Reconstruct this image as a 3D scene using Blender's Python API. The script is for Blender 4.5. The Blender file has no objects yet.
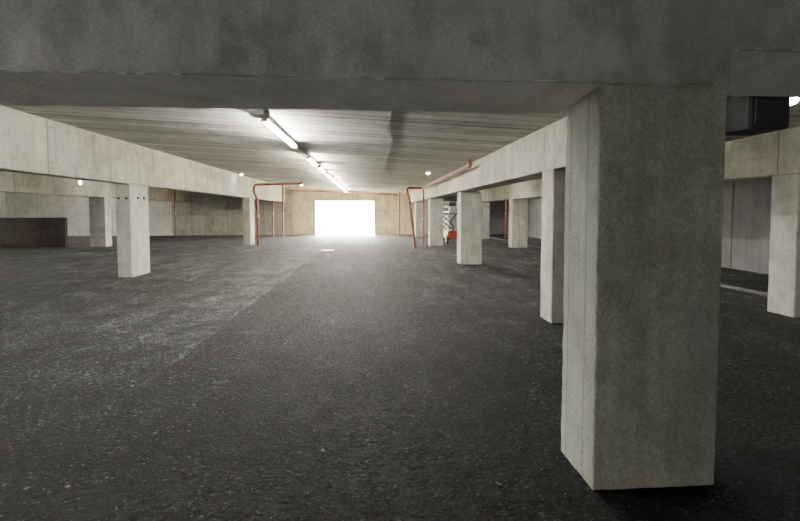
import bpy, bmesh, math, random
from mathutils import Vector, noise, Matrix
random.seed(7)
S = bpy.context.scene
COL = S.collection

# ------------------------------------------------------------------ materials
def new_mat(name):
    m = bpy.data.materials.new(name); m.use_nodes = True
    nt = m.node_tree; b = nt.nodes['Principled BSDF']
    return m, nt, b
def N(nt, t, **kw):
    n = nt.nodes.new(t)
    for k, v in kw.items(): setattr(n, k, v)
    return n
def noise_n(nt, vec, scale, detail=4, rough=.6):
    n = N(nt, 'ShaderNodeTexNoise'); n.inputs['Scale'].default_value = scale
    n.inputs['Detail'].default_value = detail; n.inputs['Roughness'].default_value = rough
    nt.links.new(vec, n.inputs['Vector']); return n.outputs['Fac']
def mrange(nt, v, a, b, c, d):
    n = N(nt, 'ShaderNodeMapRange'); nt.links.new(v, n.inputs[0])
    for i, x in enumerate((a, b, c, d)): n.inputs[i+1].default_value = x
    return n.outputs[0]
def math_n(nt, op, a, b=None, c=None):
    n = N(nt, 'ShaderNodeMath', operation=op)
    for i, x in enumerate((a, b, c)):
        if x is None: continue
        if isinstance(x, (int, float)): n.inputs[i].default_value = x
        else: nt.links.new(x, n.inputs[i])
    return n.outputs[0]
def scaled(nt, vec, s):
    n = N(nt, 'ShaderNodeVectorMath', operation='MULTIPLY'); nt.links.new(vec, n.inputs[0])
    n.inputs[1].default_value = s; return n.outputs[0]
def simple(name, col, rough=.5, metal=0, emit=0):
    m, nt, b = new_mat(name)
    b.inputs['Base Color'].default_value = (*col, 1); b.inputs['Roughness'].default_value = rough
    b.inputs['Metallic'].default_value = metal
    if emit:
        b.inputs['Emission Color'].default_value = (*col, 1); b.inputs['Emission Strength'].default_value = emit*1.3
    else:
        g = N(nt, 'ShaderNodeNewGeometry')
        f = mrange(nt, noise_n(nt, g.outputs['Position'], 9), .3, .75, .65, 1.1)
        v = N(nt, 'ShaderNodeVectorMath', operation='SCALE'); v.inputs[0].default_value = col
        nt.links.new(f, v.inputs['Scale']); nt.links.new(v.outputs[0], b.inputs['Base Color'])
    return m
def concrete(name, col, lines=None, streak=(1, 1, .12), stain=.5, bump=.5, grain=.18, blotch=0.0, wobble=.012, boards=None, col2=None):
    """lines: (axis, period, offset, halfwidth, darkness); boards: (axis, period, offset, variation)"""
    m, nt, b = new_mat(name); L = nt.links
    g = N(nt, 'ShaderNodeNewGeometry'); P = g.outputs['Position']
    sep = N(nt, 'ShaderNodeSeparateXYZ'); L.new(P, sep.inputs[0])
    big = mrange(nt, noise_n(nt, P, .9, 5), .3, .72, 1-stain*.55, 1.08)
    med = mrange(nt, noise_n(nt, scaled(nt, P, streak), 6, 5), .3, .75, 1-stain*.35, 1.06)
    fine = mrange(nt, noise_n(nt, P, 60, 3, .75), .3, .7, 1-grain, 1+grain*.7)
    f = math_n(nt, 'MULTIPLY', math_n(nt, 'MULTIPLY', big, med), fine)
    if blotch:
        bl = mrange(nt, noise_n(nt, P, 3.1, 7, .7), .48, .62, 1, 1-blotch)
        f = math_n(nt, 'MULTIPLY', f, bl)
    lineh = None
    wob = mrange(nt, noise_n(nt, P, 3, 2), 0, 1, -wobble, wobble)
    for ax, per, off, hw, dk in (lines or []):
        c = math_n(nt, 'ADD', math_n(nt, 'ADD', sep.outputs[ax], 100.0 - off), wob)
        fr = math_n(nt, 'FRACT', math_n(nt, 'DIVIDE', c, per))
        d = math_n(nt, 'MULTIPLY', math_n(nt, 'ABSOLUTE', math_n(nt, 'SUBTRACT', fr, .5)), per)
        w = mrange(nt, d, hw*.4, hw, 1, 0)
        f = math_n(nt, 'MULTIPLY', f, math_n(nt, 'SUBTRACT', 1.0, math_n(nt, 'MULTIPLY', w, dk)))
        lineh = w if lineh is None else math_n(nt, 'ADD', lineh, w)
    if boards:
        ax, per, off, var = boards
        c = math_n(nt, 'FLOOR', math_n(nt, 'DIVIDE', math_n(nt, 'ADD', sep.outputs[ax], 100.0-off), per))
        wn = N(nt, 'ShaderNodeTexWhiteNoise', noise_dimensions='1D')
        L.new(c, wn.inputs['W'])
        f = math_n(nt, 'MULTIPLY', f, mrange(nt, wn.outputs['Value'], 0, 1, 1-var, 1.08))
    v = N(nt, 'ShaderNodeVectorMath', operation='SCALE')
    mix = N(nt, 'ShaderNodeMix', data_type='RGBA')
    L.new(mrange(nt, noise_n(nt, P, 1.7, 3), .4, .65, 0, 1), mix.inputs[0])
    mix.inputs[6].default_value = (*col, 1)
    c2 = col2 or (col[0]*.92, col[1]*.96, col[2]*1.02)
    mix.inputs[7].default_value = (*c2, 1)
    L.new(mix.outputs[2], v.inputs[0]); L.new(f, v.inputs['Scale'])
    L.new(v.outputs[0], b.inputs['Base Color'])
    b.inputs['Roughness'].default_value = .88
    vo = N(nt, 'ShaderNodeTexVoronoi'); vo.inputs['Scale'].default_value = 22; L.new(P, vo.inputs['Vector'])
    pits = mrange(nt, vo.outputs['Distance'], .04, .14, -1, 0)
    h = math_n(nt, 'ADD', math_n(nt, 'MULTIPLY', fine, 2.0), math_n(nt, 'MULTIPLY', pits, .6))
    if lineh is not None: h = math_n(nt, 'SUBTRACT', h, math_n(nt, 'MULTIPLY', lineh, 1.2))
    bp = N(nt, 'ShaderNodeBump'); bp.inputs['Strength'].default_value = bump; bp.inputs['Distance'].default_value = .01
    L.new(h, bp.inputs['Height']); L.new(bp.outputs[0], b.inputs['Normal'])
    return m

M_big = concrete('large_column_concrete', (.415, .43, .365), lines=[(1, .21, .06, .005, .6)], streak=(1.5, 1.5, .1), stain=.6, grain=.32, blotch=.2, bump=.5)
M_col = concrete('column_concrete', (.60, .59, .50), lines=[(1, .19, .03, .004, .3)], stain=.6, grain=.22, blotch=.22)
M_beam = concrete('beam_concrete', (.62, .59, .48), lines=[(1, 1.9, .9, .014, .55), (2, .33, .02, .004, .3)], stain=.65, blotch=.22, boards=(1, 1.9, .9+.95, .16))
M_front = concrete('front_beam_concrete', (.48, .485, .47), stain=.8, streak=(1, 1, .4), grain=.22, blotch=.25)
M_soffit_lit = concrete('front_beam_soffit_lit', (.95, .94, .88), stain=.2, grain=.2, blotch=.12)  # light on the underside painted in: much paler than the beam face
M_ceil = concrete('ceiling_concrete', (.88, .85, .74), lines=[(1, .30, .0, .022, .5), (1, 1.2, .4, .04, .6)], streak=(1, 2, 2), stain=.3, grain=.1, blotch=.2, wobble=.002, boards=(1, .30, .15, .26), bump=.25)
M_wall = concrete('wall_concrete', (.58, .55, .46), lines=[(0, 2.4, .3, .02, .5), (2, 1.2, 0.03, .012, .4)], stain=.6, blotch=.25)
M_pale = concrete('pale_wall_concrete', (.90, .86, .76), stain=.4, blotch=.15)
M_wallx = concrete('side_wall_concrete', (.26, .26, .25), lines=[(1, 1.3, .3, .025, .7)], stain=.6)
M_tan = concrete('tan_block_wall', (.92, .77, .50), lines=[(0, .8, .0, .016, .5), (2, .6, 0.0, .014, .5)], stain=.5, blotch=.25)
M_dark = concrete('dark_stained_panel', (.055, .052, .048), stain=.9, blotch=.5, col2=(.085, .062, .045))
M_kerb = concrete('kerb_concrete', (.14, .14, .135), stain=.7)
M_beamend = concrete('dark_beam_end', (.07, .07, .07), stain=.6)
M_red = simple('red_oxide_pipe', (.27, .10, .06), .7)
M_redp = simple('orange_red_post', (.31, .125, .07), .7)
M_grey = simple('galvanised_steel', (.42, .42, .41), .45, .6)
M_cond = simple('grey_plastic_conduit', (.10, .10, .10), .6)
M_white = simple('white_enamel', (.75, .75, .72), .4)
M_palegrey = simple('pale_grey_paint', (.55, .55, .52), .5)
M_orange = simple('orange_paint', (.36, .085, .035), .5)
M_black = simple('black_rubber', (.02, .02, .02), .8)
M_tube = simple('lit_tube', (1, .97, .90), .5, 0, 350)
M_tubebay = simple('lit_tube_bay', (1, .97, .90), .5, 0, 200)
M_tubefar = simple('lit_tube_far', (1, .92, .76), .5, 0, 360)
M_tubeside = simple('lit_tube_side', (1, .95, .87), .5, 0, 135)
M_off = simple('unlit_tube', (.7, .7, .68), .4)
M_bulb = simple('lamp_glow', (1, .98, .92), .5, 0, 190)

def floor_mat():
    m, nt, b = new_mat('rough_asphalt'); L = nt.links
    g = N(nt, 'ShaderNodeNewGeometry'); P = g.outputs['Position']
    sep = N(nt, 'ShaderNodeSeparateXYZ'); L.new(P, sep.inputs[0])
    X, Y = sep.outputs[0], sep.outputs[1]
    n1 = noise_n(nt, P, .55, 6, .65)
    n2 = noise_n(nt, scaled(nt, P, (1.8, .35, 1)), 1.6, 6, .7)
    n3 = noise_n(nt, P, 26, 5, .85)
    n4 = noise_n(nt, P, 7, 8, .85)
    n5 = noise_n(nt, P, 1.5, 9, .8)
    xw = math_n(nt, 'ADD', X, mrange(nt, noise_n(nt, P, 1.4, 9, .8), .2, .8, -.13, .13))
    band = math_n(nt, 'MULTIPLY', mrange(nt, xw, -2.2, -2.03, 1, 0), mrange(nt, xw, -3.9, -2.5, 0.12, 1))
    band = math_n(nt, 'MULTIPLY', band, mrange(nt, Y, 3.0, 6.0, 0.0, 1.0))
    band = math_n(nt, 'MULTIPLY', band, mrange(nt, n5, .38, .60, .4, 1.1))
    edge = mrange(nt, math_n(nt, 'ABSOLUTE', math_n(nt, 'ADD', xw, 2.10)), .0, .05, 1, 0)
    edge = math_n(nt, 'MULTIPLY', math_n(nt, 'MULTIPLY', edge, mrange(nt, Y, 3.2, 5, 0, 1)), mrange(nt, n4, .38, .55, .1, 1))
    dust = math_n(nt, 'ADD', mrange(nt, n1, .38, .65, 0, .035), mrange(nt, n2, .46, .62, 0, .05))
    dust = math_n(nt, 'ADD', dust, math_n(nt, 'MULTIPLY', band, mrange(nt, n4, .35, .65, .05, .16)))
    dust = math_n(nt, 'ADD', dust, math_n(nt, 'MULTIPLY', edge, .20))
    dust = math_n(nt, 'MULTIPLY', dust, mrange(nt, Y, 2.5, 12.0, .12, 1.5))  # dust thinned in the foreground, part of the shade painted there
    speck = mrange(nt, n3, .56, .64, 0, .22)
    val = math_n(nt, 'ADD', math_n(nt, 'ADD', dust, .010), speck)
    val = math_n(nt, 'MULTIPLY', val, mrange(nt, n5, .40, .58, .38, 1.1))
    val = math_n(nt, 'MULTIPLY', val, mrange(nt, Y, 1.5, 6.0, .48, .9))  # foreground shade painted in: floor colour darkens towards the camera
    for sc, lo, hi in ((34, .1, 2.1), (85, .25, 1.8)):
        vo = N(nt, 'ShaderNodeTexVoronoi'); vo.inputs['Scale'].default_value = sc; L.new(P, vo.inputs['Vector'])
        s2 = N(nt, 'ShaderNodeSeparateColor'); L.new(vo.outputs['Color'], s2.inputs[0])
        val = math_n(nt, 'MULTIPLY', val, mrange(nt, s2.outputs[0], 0, 1, lo, hi))
    val = math_n(nt, 'MULTIPLY', val, mrange(nt, n4, .38, .62, .45, 1.5))
    v = N(nt, 'ShaderNodeVectorMath', operation='SCALE'); v.inputs[0].default_value = (.96, 1.0, .99)
    L.new(val, v.inputs['Scale']); L.new(v.outputs[0], b.inputs['Base Color'])
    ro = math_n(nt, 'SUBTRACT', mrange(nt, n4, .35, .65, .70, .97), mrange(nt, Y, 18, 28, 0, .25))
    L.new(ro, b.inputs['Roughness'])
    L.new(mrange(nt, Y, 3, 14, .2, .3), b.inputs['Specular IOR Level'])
    vo = N(nt, 'ShaderNodeTexVoronoi'); vo.inputs['Scale'].default_value = 34; L.new(P, vo.inputs['Vector'])
    h = math_n(nt, 'ADD', math_n(nt, 'MULTIPLY', vo.outputs['Distance'], -2.2), math_n(nt, 'MULTIPLY', n3, 3.2))
    h = math_n(nt, 'ADD', h, math_n(nt, 'MULTIPLY', n4, 4))
    bp = N(nt, 'ShaderNodeBump'); bp.inputs['Strength'].default_value = 1; bp.inputs['Distance'].default_value = .055
    L.new(h, bp.inputs['Height']); L.new(bp.outputs[0], b.inputs['Normal'])
    return m
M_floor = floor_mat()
M_ground = concrete('sunlit_ground', (.6, .56, .47))

# ------------------------------------------------------------------ helpers
def finish(name, bm, mat, loc=(0, 0, 0), parent=None, smooth=False, under=None, **props):
    me = bpy.data.meshes.new(name)
    bmesh.ops.recalc_face_normals(bm, faces=bm.faces)
    if any(loc): bmesh.ops.translate(bm, verts=bm.verts, vec=-Vector(loc))
    bm.to_mesh(me); bm.free()
    me.materials.append(mat)
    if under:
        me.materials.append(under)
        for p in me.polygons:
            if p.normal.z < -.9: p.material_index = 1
    if smooth:
        for p in me.polygons: p.use_smooth = True
    o = bpy.data.objects.new(name, me); COL.objects.link(o)
    o.location = loc
    if parent:
        o.parent = parent; o.location = Vector(loc) - parent.location
    for k, v in props.items(): o[k] = v
    return o
def add_box(bm, x0, x1, y0, y1, z0, z1):
    r = bmesh.ops.create_cube(bm, size=1)
    for v in r['verts']:
        v.co = Vector((x0+(v.co.x+.5)*(x1-x0), y0+(v.co.y+.5)*(y1-y0), z0+(v.co.z+.5)*(z1-z0)))
    return r['verts']
def cast(name, x0, x1, y0, y1, z0, z1, mat, rough=.004, step=.12, bev=.012, **props):
    """cast-concrete block: chamfered arrises with slightly irregular chipped edges"""
    bm = bmesh.new(); add_box(bm, x0, x1, y0, y1, z0, z1)
    bmesh.ops.bevel(bm, geom=bm.edges[:], offset=bev, segments=1, affect='EDGES')
    for ax, (a, b) in enumerate(((x0, x1), (y0, y1), (z0, z1))):
        n = min(int((b-a)/step), 160)
        for i in range(1, n):
            c = [0, 0, 0]; c[ax] = a+(b-a)*i/n
            no = [0, 0, 0]; no[ax] = 1
            bmesh.ops.bisect_plane(bm, geom=bm.verts[:]+bm.edges[:]+bm.faces[:], plane_co=c, plane_no=no)
    for v in bm.verts:
        near = sum(1 for q, a, b in ((v.co.x, x0, x1), (v.co.y, y0, y1), (v.co.z, z0, z1)) if min(q-a, b-q) < bev*1.5)
        n = noise.noise_vector(v.co*5.3)*.5+noise.noise_vector(v.co*23)*.8
        d = Vector((n.x, n.y, n.z))*(rough*.6 if near < 2 else rough*2.2)
        inset = Vector(((x0+x1)/2-v.co.x, (y0+y1)/2-v.co.y, (z0+z1)/2-v.co.z))
        for k in range(3):
            if inset[k]*d[k] < 0: d[k] = -d[k]*.5
        if z0 < .01 and v.co.z < z0+1e-4: d.z = 0
        if v.co.z > z1-1e-4: d.z = 0
        v.co += d
    return finish(name, bm, mat, ((x0+x1)/2, (y0+y1)/2, z0), **props)
def pipe(name, pts, r, mat, parent=None, seg=12, **props):
    cu = bpy.data.curves.new(name, 'CURVE'); cu.dimensions = '3D'; cu.bevel_depth = r; cu.bevel_resolution = 3
    cu.use_fill_caps = True
    sp = cu.splines.new('POLY')
    P = [Vector(p) for p in pts]; out = [P[0]]
    for i in range(1, len(P)-1):
        a, b, c = P[i-1], P[i], P[i+1]
        k = min(r*3, (a-b).length*.4, (c-b).length*.4)
        p0 = b+(a-b).normalized()*k; p1 = b+(c-b).normalized()*k
        for t in (0, .25, .5, .75, 1):
            out.append(p0.lerp(b, t).lerp(b.lerp(p1, t), t))
    out.append(P[-1])
    sp.points.add(len(out)-1)
    for q, p in zip(sp.points, out): q.co = (*p, 1)
    tmp = bpy.data.objects.new('tmp', cu); COL.objects.link(tmp)
    dg = bpy.context.evaluated_depsgraph_get()
    me = bpy.data.meshes.new_from_object(tmp.evaluated_get(dg))
    bpy.data.objects.remove(tmp); bpy.data.curves.remove(cu)
    base = min(P, key=lambda v: v.z).copy()
    me.transform(Matrix.Translation(-base))
    me.materials.clear(); me.materials.append(mat)
    for p in me.polygons: p.use_smooth = True
    o = bpy.data.objects.new(name, me); COL.objects.link(o); o.location = base
    if parent: o.parent = parent; o.location = base-parent.location
    for k, v in props.items(): o[k] = v
    return o
def cyl(bm, p0, p1, r, seg=16):
    p0, p1 = Vector(p0), Vector(p1); d = p1-p0
    q = Vector((0, 0, 1)).rotation_difference(d.normalized()).to_matrix().to_4x4()
    bmesh.ops.create_cone(bm, cap_ends=True, segments=seg, radius1=r, radius2=r, depth=d.length,
                          matrix=Matrix.Translation((p0+p1)/2) @ q)

# ------------------------------------------------------------------ shell
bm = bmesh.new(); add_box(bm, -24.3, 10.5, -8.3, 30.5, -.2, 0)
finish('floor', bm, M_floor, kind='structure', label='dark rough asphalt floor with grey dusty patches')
bm = bmesh.new(); add_box(bm, -40, 40, 30.5, 75, -.25, -.02)
finish('floor_outside', bm, M_ground, kind='structure', label='sunlit pale ground outside the vehicle opening')

ZL, ZR = 3.28, 2.88
XL, XR = -5.80, 2.60
def zc(x): return ZL if x < XL else (ZR if x > XR else ZL+(ZR-ZL)*(x-XL)/(XR-XL))
bm = bmesh.new()
pw, gap = 1.2, .02
y = 2.80
xs = [-24.3, XL, XR, 10.5]
def strip(y0, y1, dz):
    vs = []
    for x in xs:
        z = zc(x)+dz
        vs.append([bm.verts.new((x, y0, z)), bm.verts.new((x, y1, z)), bm.verts.new((x, y1, z+.25)), bm.verts.new((x, y0, z+.25))])
    for i in range(3):
        a, b = vs[i], vs[i+1]
        for k in range(4):
            bm.faces.new((a[k], a[(k+1) % 4], b[(k+1) % 4], b[k]))
    bm.faces.new(vs[0]); bm.faces.new(vs[-1][::-1])
while y < 30.5:
    y1 = min(y+pw-gap, 30.5); strip(y, y1, 0); strip(y1, min(y1+gap, 30.6), .02); y += pw
add_box(bm, -24.3, 10.5, -8.3, 2.32, 3.30, 3.5)
finish('ceiling', bm, M_ceil, kind='structure', label='grey precast concrete plank ceiling with transverse joints')

DX0, DX1, DZ = -3.85, .40, 2.36
bm = bmesh.new(); add_box(bm, -13.4, -5.3, 30.2, 30.5, 0, 3.3)
finish('wall_end', bm, M_wall, kind='structure', label='grey concrete end wall')
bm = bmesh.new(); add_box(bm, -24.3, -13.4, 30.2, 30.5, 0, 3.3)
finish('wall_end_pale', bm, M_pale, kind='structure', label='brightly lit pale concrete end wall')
bm = bmesh.new()
add_box(bm, -5.3, DX0, 30.2, 30.5, 0, 3.3); add_box(bm, DX1, 4.2, 30.2, 30.5, 0, 3.05)
add_box(bm, DX0, DX1, 30.2, 30.5, DZ, 3.24)
finish('wall_opening', bm, M_tan, kind='structure', label='warm block wall around the bright vehicle opening')
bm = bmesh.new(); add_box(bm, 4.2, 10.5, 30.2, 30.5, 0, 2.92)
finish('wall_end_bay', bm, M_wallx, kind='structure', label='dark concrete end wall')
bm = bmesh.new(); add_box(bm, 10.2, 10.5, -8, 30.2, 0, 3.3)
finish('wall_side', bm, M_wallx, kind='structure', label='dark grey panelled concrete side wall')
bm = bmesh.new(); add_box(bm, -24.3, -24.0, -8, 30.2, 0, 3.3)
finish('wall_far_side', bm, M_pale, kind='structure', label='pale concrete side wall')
RX0, RX1, RZ0, RZ = -3.2, -2.2, .1, .95  # unseen opening added behind the camera to fill the beam and column fronts
bm = bmesh.new(); add_box(bm, -24.3, RX0, -8.3, -8, 0, 3.3); add_box(bm, RX1, 10.5, -8.3, -8, 0, 3.3)
add_box(bm, RX0, RX1, -8.3, -8, RZ, 3.3); add_box(bm, RX0, RX1, -8.3, -8, 0, RZ0)
finish('wall_rear', bm, M_wall, kind='structure', label='grey concrete wall with a small opening added for fill light')
bm = bmesh.new()
add_box(bm, DX0, DX0+.10, 30.12, 30.2, 0, DZ); add_box(bm, DX1-.10, DX1, 30.12, 30.2, 0, DZ)
add_box(bm, DX0-.0, DX1, 30.12, 30.2, DZ, DZ+.14)
finish('trim_1', bm, M_palegrey, kind='structure', label='steel frame around the vehicle opening')

# ------------------------------------------------------------------ beams
bm = bmesh.new()
prof = [(-14, 2.3), (2.01, 2.3), (2.01, 2.5), (10.2, 2.5), (10.2, 3.3), (-14, 3.3)]
A = [bm.verts.new((x, 2.30, z)) for x, z in prof]; B = [bm.verts.new((x, 2.84, z)) for x, z in prof]
bm.faces.new(A); bm.faces.new(B[::-1])
for i in range(6): bm.faces.new((A[i], B[i], B[(i+1) % 6], A[(i+1) % 6]))
bmesh.ops.recalc_face_normals(bm, faces=bm.faces)
def cut(c, no): bmesh.ops.bisect_plane(bm, geom=bm.verts[:]+bm.edges[:]+bm.faces[:], plane_co=c, plane_no=no)
x = -6.0
while x < 4.5: cut((x, 0, 0), (1, 0, 0)); x += .045
for z in (2.312, 2.33, 2.4, 2.5, 2.512, 2.6, 2.9): cut((0, 0, z), (0, 0, 1))
for yv in (2.312, 2.33, 2.4, 2.6, 2.8, 2.825): cut((0, yv, 0), (0, 1, 0))
for v in bm.verts:
    c = v.co
    right = c.x > 2.011
    zb = 2.5 if right else 2.3
    n = noise.noise_vector(c*6)*.4+noise.noise_vector(c*21)*.8
    ez = c.z < zb+.008
    if ez and (c.y < 2.308 or c.y > 2.832):
        k = abs(n.z)*.014+.003+max(0, noise.noise(c*2.3))*.018
        c.z += k; c.y += (.6*k if c.y < 2.5 else -.6*k)
    else:
        if ez: c.z += abs(n.z)*.004
        if c.y < 2.301: c.y += abs(n.y)*.003
    if ez: c.z -= (c.y-2.31)*(.20 if right else .09)     # soffit sloped to catch more light from the rear opening
finish('concrete_beam', bm, M_front, (-2, 2.57, 2.3), under=M_soffit_lit, label='massive grey concrete downstand beam with chipped lower edge', category='beam')
G = 'long concrete beams along the parking bays'
def lb(x0, x1, y0, z0, z1, lab): cast('concrete_beam', x0, x1, y0, 30.2, z0, z1, M_beam, rough=.006, step=.4, label=lab, category='beam', group=G)
lb(-6.12, -5.80, 2.86, 2.28, 3.28, 'long pale concrete beam with formwork panel joints')
lb(-12.75, -12.30, 2.86, 2.28, 3.28, 'long pale concrete beam with formwork panel joints')
lb(2.62, 3.12, 3.34, 2.21, 2.88, 'long pale concrete beam with formwork panel joints')
lb(6.38, 6.85, 2.86, 2.18, 2.88, 'long pale concrete beam over the dim side bay')
bm = bmesh.new(); add_box(bm, 2.80, 3.12, 3.02, 3.34, 2.22, 2.56)  # added dark block standing for the long beam's dark end face
bmesh.ops.bevel(bm, geom=bm.edges[:], offset=.01, segments=2, affect='EDGES')
o = finish('beam_end_block', bm, M_beamend, (2.96, 3.17, 2.22), label='dark block added as the end face of the long beam', category='box')
bm = bmesh.new(); add_box(bm, 2.83, 3.09, 3.005, 3.02, 2.25, 2.5)
bmesh.ops.bevel(bm, geom=bm.edges[:], offset=.005, segments=1, affect='EDGES')
finish('beam_end_face', bm, M_beamend, (2.96, 3.01, 2.25), parent=o)
# ------------------------------------------------------------------ columns
cast('concrete_column', 1.265, 2.01, 2.31, 2.73, 0, 2.30, M_big, rough=.006, step=.05, bev=.008,
     label='large square-edged concrete column with board-marked side', category='column')
g = 'concrete columns carrying the long beams'
for (x0, x1, y0, y1, zt, lab) in [
    (2.58, 3.20, 5.92, 6.34, 2.21, 'pale concrete column just behind the large one'),
    (2.74, 3.40, 12.85, 13.4, 2.21, 'pale concrete column under the long beam'),
    (2.80, 3.45, 20.0, 20.5, 2.21, 'pale concrete column with red pipes beside it'),
    (2.80, 3.45, 26.4, 26.9, 2.21, 'pale concrete column near the end wall'),
    (6.38, 7.03, 6.00, 6.45, 2.18, 'pale concrete column in the dim side bay'),
    (6.33, 7.06, 12.4, 12.9, 2.18, 'pale concrete column in the dim side bay'),
    (6.33, 7.06, 18.8, 19.3, 2.18, 'pale concrete column in the dim side bay'),
    (6.33, 7.06, 25.0, 25.5, 2.18, 'pale concrete column in the dim side bay'),
    (-6.13, -5.79, 10.86, 11.74, 2.28, 'pale flat concrete column with bolt holes near its top'),
    (-6.13, -5.79, 21.3, 22.1, 2.28, 'pale flat concrete column beside red sprinkler pipe'),
    (-12.8, -12.1, 20.6, 21.1, 2.28, 'pale concrete column beside the dark low barrier'),
    (-12.8, -12.1, 10.0, 10.5, 2.28, 'pale concrete column'),
]:
    o = cast('concrete_column', x0, x1, y0, y1, 0, zt, M_col, rough=.007, step=.15, label=lab, category='column', group=g)
    if y0 == 10.86:
        for (hx, hz) in ((-6.05, 1.93), (-5.87, 1.93)):
            b2 = bmesh.new(); cyl(b2, (hx, 10.845, hz), (hx, 10.875, hz), .028)
            finish('bolt_hole_plug', b2, M_black, (hx, 10.86, hz), parent=o)
        for hy in (11.2, 11.5):
            b2 = bmesh.new(); cyl(b2, (-5.805, hy, 1.95), (-5.77, hy, 1.95), .028)
            finish('bolt_hole_plug', b2, M_black, (-5.79, hy, 1.95), parent=o)

# ------------------------------------------------------------------ lighting run
def batten(y0, y1, tmat, lab, x=-1.55, r=.020):
    L = y1-y0; zt = zc(x) if y0 > 2 else 3.30
    bm = bmesh.new()
    add_box(bm, x-.035, x+.035, y0, y1, zt-.105, zt-.055)
    for yy in (y0, y1-.05): add_box(bm, x-.045, x+.045, yy, yy+.05, zt-.155, zt-.055)
    for yy in (y0+.25*L, y0+.75*L): add_box(bm, x-.015, x+.015, yy, yy+.03, zt-.055, zt-.002)
    o = finish('light_batten', bm, M_white, (x, y0, zt-.115), label=lab, category='ceiling light', group='strip lights along the ceiling')
    for dx in (-.024, .024):
        bm = bmesh.new(); cyl(bm, (x+dx, y0+.05, zt-.13), (x+dx, y1-.05, zt-.13), r)
        finish('fluorescent_tube', bm, tmat, (x+dx, y0+.05, zt-.13), parent=o, smooth=True)
LT = 'white twin fluorescent strip light, lit'
batten(6.5, 9.1, M_tube, LT)
batten(9.2, 10.7, M_off, 'white twin fluorescent strip light, unlit')
for a in (11.0, 13.3, 15.6, 17.9, 20.2, 22.5, 24.8, 27.0):
    batten(a, a+1.55, M_tubefar, LT)
batten(2.95, 4.1, M_tube, LT, -4.0)  # added out of view to brighten the large column's left side
batten(2.95, 4.8, M_tube, LT, -5.0)  # second added strip, also out of view, for the same column side
for x, ys in ((-9.3, (5.5, 12.5, 20)), (-17.5, (11, 19, 23, 27)), (4.75, (8.5, 17, 24)), (8.6, (5.2, 14, 23))):
    for a in ys: batten(a, a+1.5, M_tubeside if x > 0 else M_tubebay, LT, x, .022)
zt = zc(-1.71)
bm = bmesh.new()
add_box(bm, -1.76, -1.67, 5.0, 29.8, zt-.04, zt-.03)
add_box(bm, -1.77, -1.76, 5.0, 29.8, zt-.04, zt-.012); add_box(bm, -1.67, -1.66, 5.0, 29.8, zt-.04, zt-.012)
yy = 5.4
while yy < 29.5:
    add_box(bm, -1.72, -1.70, yy, yy+.02, zt-.035, zt-.002); yy += 1.5
finish('cable_tray', bm, M_palegrey, (-1.71, 5.0, zt-.04), label='thin metal cable tray running beside the strip lights', category='cable tray')
bm = bmesh.new(); add_box(bm, -1.65, -1.44, 6.05, 6.4, zc(-1.44)-.12, zc(-1.44)-.004)
bmesh.ops.bevel(bm, geom=bm.edges[:], offset=.012, segments=2, affect='EDGES')
o = finish('junction_box', bm, M_palegrey, (-1.54, 6.22, zc(-1.44)-.12), label='grey junction box feeding the strip lights', category='junction box')
bm = bmesh.new(); add_box(bm, -1.64, -1.45, 6.07, 6.38, zc(-1.44)-.13, zc(-1.44)-.12)
finish('lid', bm, M_white, (-1.54, 6.22, zc(-1.44)-.13), parent=o)

def lamp(x, y, z, lab, r=.1, d=(0, 0, -1)):
    d = Vector(d); p = Vector((x, y, z))
    bm = bmesh.new(); cyl(bm, p, p+d*.05, r, 20)
    o = finish('bulkhead_lamp', bm, M_white, p, label=lab, category='ceiling light', group='small round bulkhead lamps')
    bm = bmesh.new(); bmesh.ops.create_uvsphere(bm, u_segments=16, v_segments=8, radius=r*.7)
    for v in bm.verts:
        c = v.co.copy(); c -= d*(c.dot(d))*.4      # flattened opal dome
        v.co = c+p+d*(.05)
    finish('lamp_diffuser', bm, M_bulb, p+d*.05, parent=o, smooth=True)
lamp(-5.5, 19.0, zc(-5.5), 'small round white lamp lit on the ceiling', .08)
lamp(-12.3, 19.2, 2.84, 'small round white lamp lit on the side of a beam', .10, (1, 0, 0))
lamp(1.9, 14.0, zc(1.9), 'small round white lamp lit on the ceiling', .08)
lamp(4.60, 4.5, ZR, 'small round bright lamp in the dim side bay', .14)
lamp(-3.9, 25, zc(-3.9), 'small round white lamp lit on the ceiling', .08)

# ------------------------------------------------------------------ pipes
def coupling(parent, p, axis, r=.06):
    p = Vector(p); d = Vector(axis)*.05
    bm = bmesh.new(); cyl(bm, p-d, p+d, r)
    finish('pipe_coupling', bm, M_grey, p, parent=parent, label='grooved steel coupling')
o = pipe('sprinkler_pipe', [(2.42, 10.3, zc(2.42)-.02), (2.42, 10.3, 2.70), (2.42, 19.4, 2.70), (2.42, 19.4, 0)], .040, M_redp, label='red-brown sprinkler pipe running along the beam and down', category='pipe')
for yv in (12.5, 15.0, 17.5): coupling(o, (2.42, yv, 2.70), (0, 1, 0), .052)
coupling(o, (2.42, 19.4, 1.3), (0, 0, 1), .055)
o = pipe('sprinkler_pipe', [(2.30, 19.0, 2.66), (1.62, 19.0, 2.66), (1.74, 19.0, 2.2), (2.02, 19.0, 0)], .052, M_red, label='red-brown pipe branch with slanting drop to the floor', category='pipe')
coupling(o, (1.8, 19.0, 1.85), (.1, 0, -1))
o = pipe('sprinkler_pipe', [(-3.2, 20.8, 3.08), (-3.2, 20.8, 2.94), (-3.9, 20.8, 2.94), (-5.45, 20.8, 2.88), (-5.45, 20.8, 2.5), (-5.3, 20.8, 2.2), (-5.3, 20.8, 0)], .056, M_red, label='red-brown pipe bending under the ceiling beside a column', category='pipe')
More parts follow.
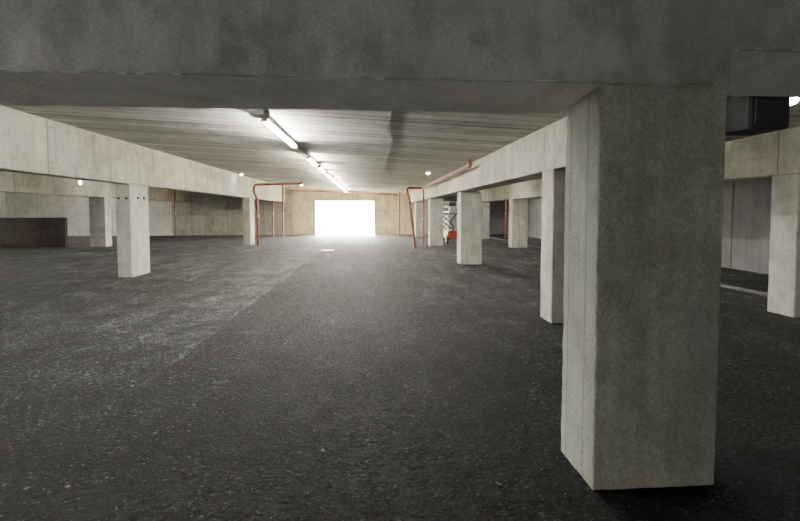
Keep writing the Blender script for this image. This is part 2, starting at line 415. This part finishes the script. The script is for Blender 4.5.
coupling(o, (-4.6, 20.8, 2.912), (1, 0, 0), .07); coupling(o, (-5.3, 20.8, 1.4), (0, 0, 1), .07)
for (x, y, z) in ((-12.0, 27.5, 3.28), (-5.35, 27.0, 3.25), (-6.3, 28.5, 3.28), (7.85, 24.5, 2.88), (1.9, 28, 2.91)):
    o = pipe('vertical_pipe', [(x, y, z), (x, y, 0)], .05, M_redp, label='vertical red-brown pipe from ceiling to floor', category='pipe', group='vertical red pipes')
    coupling(o, (x, y, 1.5), (0, 0, 1), .06)
o = pipe('sprinkler_pipe', [(1.9, 28.3, 2.85), (1.9, 28.3, 2.72), (.2, 28.3, 2.80), (-5.2, 28.3, 3.0), (-5.2, 28.3, 3.24)], .04, M_red, label='red-brown pipe crossing under the ceiling near the opening', category='pipe')
coupling(o, (.2, 28.3, 2.80), (1, 0, 0))
def cz(x): return zc(x)-.008
pipe('conduit', [(x, y, cz(x)) for x, y in ((.30, 2.9), (.30, 7.4), (.44, 8.2), (.44, 16.0))], .007, M_cond, label='thin dark conduit with a small bend on the ceiling', category='conduit')

# ------------------------------------------------------------------ dark low barrier
cast('low_barrier', -18.6, -14.0, 20.8, 21.0, 0, 1.34, M_dark, rough=.01, step=.2, label='rough dark low barrier wall with faint brown staining', category='barrier')
cast('kerb', 7.45, 7.60, 3.2, 29.8, 0, .05, M_kerb, rough=.004, step=.4, label='low concrete kerb along the side bay', category='kerb')
bm = bmesh.new(); add_box(bm, -2.05, -1.5, 17.7, 18.25, 0, .012)
for i in range(6): add_box(bm, -2.0+i*.085, -1.96+i*.085, 17.75, 18.2, .012, .02)
finish('drain_cover', bm, M_grey, (-1.78, 18, 0), label='pale steel drain cover set in the asphalt', category='drain cover')

# ------------------------------------------------------------------ scissor lift
bx, by = 4.35, 22.4
E = bpy.data.objects.new('scissor_lift', None); COL.objects.link(E); E.location = (bx, by, 0)
E['label'] = 'grey-white and orange scissor lift parked behind the columns'; E['category'] = 'scissor lift'
bm = bmesh.new(); vs = add_box(bm, bx-.42, bx+.42, by-.9, by+.9, .22, .66)
bmesh.ops.bevel(bm, geom=bm.edges[:], offset=.06, segments=3, affect='EDGES')
add_box(bm, bx-.3, bx+.3, by-.95, by-.88, .3, .5)
finish('chassis', bm, M_orange, (bx, by, .18), parent=E)
for sx in (-.46, .36):
    for sy in (-.62, .62):
        bm = bmesh.new(); cyl(bm, (bx+sx, by+sy, .22), (bx+sx+.1, by+sy, .22), .22, 20)
        finish('wheel', bm, M_black, (bx+sx, by+sy, .2), parent=E)
for lv in range(3):
    z = .70+lv*.27
    for sx in (-.34, .30):
        for s in (-1, 1):
            bm = bmesh.new(); cyl(bm, (bx+sx, by-.8*s, z), (bx+sx, by+.8*s, z+.25), .035, 8)
            finish('scissor_arm', bm, M_palegrey, (bx+sx, by, z), parent=E)
bm = bmesh.new(); add_box(bm, bx-.4, bx+.4, by-.95, by+.95, 1.56, 1.64)
finish('platform', bm, M_palegrey, (bx, by, 1.56), parent=E)
bm = bmesh.new()
for sx in (-.38, .38):
    for k in range(5): cyl(bm, (bx+sx, by-.9+k*.45, 1.64), (bx+sx, by-.9+k*.45, 2.12), .018, 8)
    for z in (1.88, 2.12): cyl(bm, (bx+sx, by-.9, z), (bx+sx, by+.9, z), .018, 8)
for sy in (-.9, .9):
    for z in (1.88, 2.12): cyl(bm, (bx-.38, by+sy, z), (bx+.38, by+sy, z), .018, 8)
finish('guard_rail', bm, M_white, (bx, by, 1.64), parent=E)
bm = bmesh.new(); add_box(bm, bx-.38, bx+.02, by-.97, by-.93, .8, 1.45)
bmesh.ops.bevel(bm, geom=bm.edges[:], offset=.012, segments=2, affect='EDGES')
finish('control_panel', bm, M_palegrey, (bx, by-.95, 1.1), parent=E)
pipe('hose', [(bx-.3, by-.98, .5), (bx-.1, by-1.02, .8), (bx-.35, by-1.0, 1.1), (bx+.05, by-.98, 1.56)], .03, M_black, parent=E)
bm = bmesh.new(); add_box(bm, bx-.3, bx+.15, by-.75, by-.35, 1.64, 1.84)
bmesh.ops.bevel(bm, geom=bm.edges[:], offset=.02, segments=2, affect='EDGES')
finish('tool_tray', bm, M_palegrey, (bx, by-.5, 1.64), parent=E)

# ------------------------------------------------------------------ gravel
bm = bmesh.new()
for i in range(4600):
    y = 1.0+random.random()**1.8*12; x = random.uniform(-1.2, 1.0)*y*.95
    if 1.2 < x < 2.1 and 2.25 < y < 2.8: continue
    if x > 6: continue
    r = random.choice((.0025, .003, .0035, .0045, .006)) * random.uniform(.7, 1.3) * (1 if y < 4 else 1.5)
    m = Matrix.Translation((x, y, r*.4)) @ Matrix.Rotation(random.random()*6, 4, 'Z') @ Matrix.Diagonal((1, random.uniform(.6, 1), .6, 1))
    rr = bmesh.ops.create_icosphere(bm, subdivisions=1, radius=r, matrix=m)
    for v in rr['verts']: v.co += Vector((random.uniform(-1, 1), random.uniform(-1, 1), random.uniform(-.3, .3)))*r*.2
for i in range(34):
    y = 2.4+random.random()**1.2*8; x = random.uniform(-1.0, .8)*y*.9
    if 1.1 < x < 2.2 and 2.1 < y < 2.9: continue
    if x > 5.5: continue
    r = random.uniform(.012, .028)
    m = Matrix.Translation((x, y, r*.15)) @ Matrix.Rotation(random.random()*6, 4, 'Z') @ Matrix.Diagonal((1, random.uniform(.35, .8), .18, 1))
    rr = bmesh.ops.create_icosphere(bm, subdivisions=1, radius=r, matrix=m)
    for v in rr['verts']: v.co += Vector((random.uniform(-1, 1), random.uniform(-1, 1), 0))*r*.3
finish('loose_gravel', bm, simple('gravel_stone', (.18, .17, .145), .9), kind='stuff', label='loose gravel crumbs scattered over the asphalt', category='gravel')

# ------------------------------------------------------------------ light
W = bpy.data.worlds.new('World'); S.world = W; W.use_nodes = True
bg = W.node_tree.nodes['Background']; bg.inputs[0].default_value = (1, .96, .88, 1); bg.inputs[1].default_value = 125
def portal(name, loc, rot, sx, sy):
    l = bpy.data.lights.new(name, 'AREA'); l.shape = 'RECTANGLE'; l.size = sx; l.size_y = sy; l.energy = 1
    l.cycles.is_portal = True
    o = bpy.data.objects.new(name, l); COL.objects.link(o); o.location = loc; o.rotation_euler = rot; return o
portal('door_portal', ((DX0+DX1)/2, 30.35, DZ/2), (math.radians(-90), 0, 0), DX1-DX0, DZ)
portal('rear_fill_portal', ((RX0+RX1)/2, -8.15, (RZ+RZ0)/2), (math.radians(90), 0, 0), RX1-RX0, RZ-RZ0)
sl = bpy.data.lights.new('sun', 'SUN'); sl.energy = 1700; sl.angle = .02; sl.color = (1, .84, .60)
so = bpy.data.objects.new('sun', sl); COL.objects.link(so); so.rotation_euler = (math.radians(-28), 0, math.radians(10)); so.location = (0, 40, 20)

# ------------------------------------------------------------------ camera
cam = bpy.data.cameras.new('Camera'); co = bpy.data.objects.new('Camera', cam); COL.objects.link(co)
cam.lens = 430/800*36; cam.sensor_width = 36; cam.sensor_fit = 'HORIZONTAL'
co.location = (0, 0, 1.6)
co.rotation_euler = (math.radians(90-2.6), 0, math.radians(-4.0))
cam.shift_y = -29/800
cam.clip_start = .05
S.camera = co
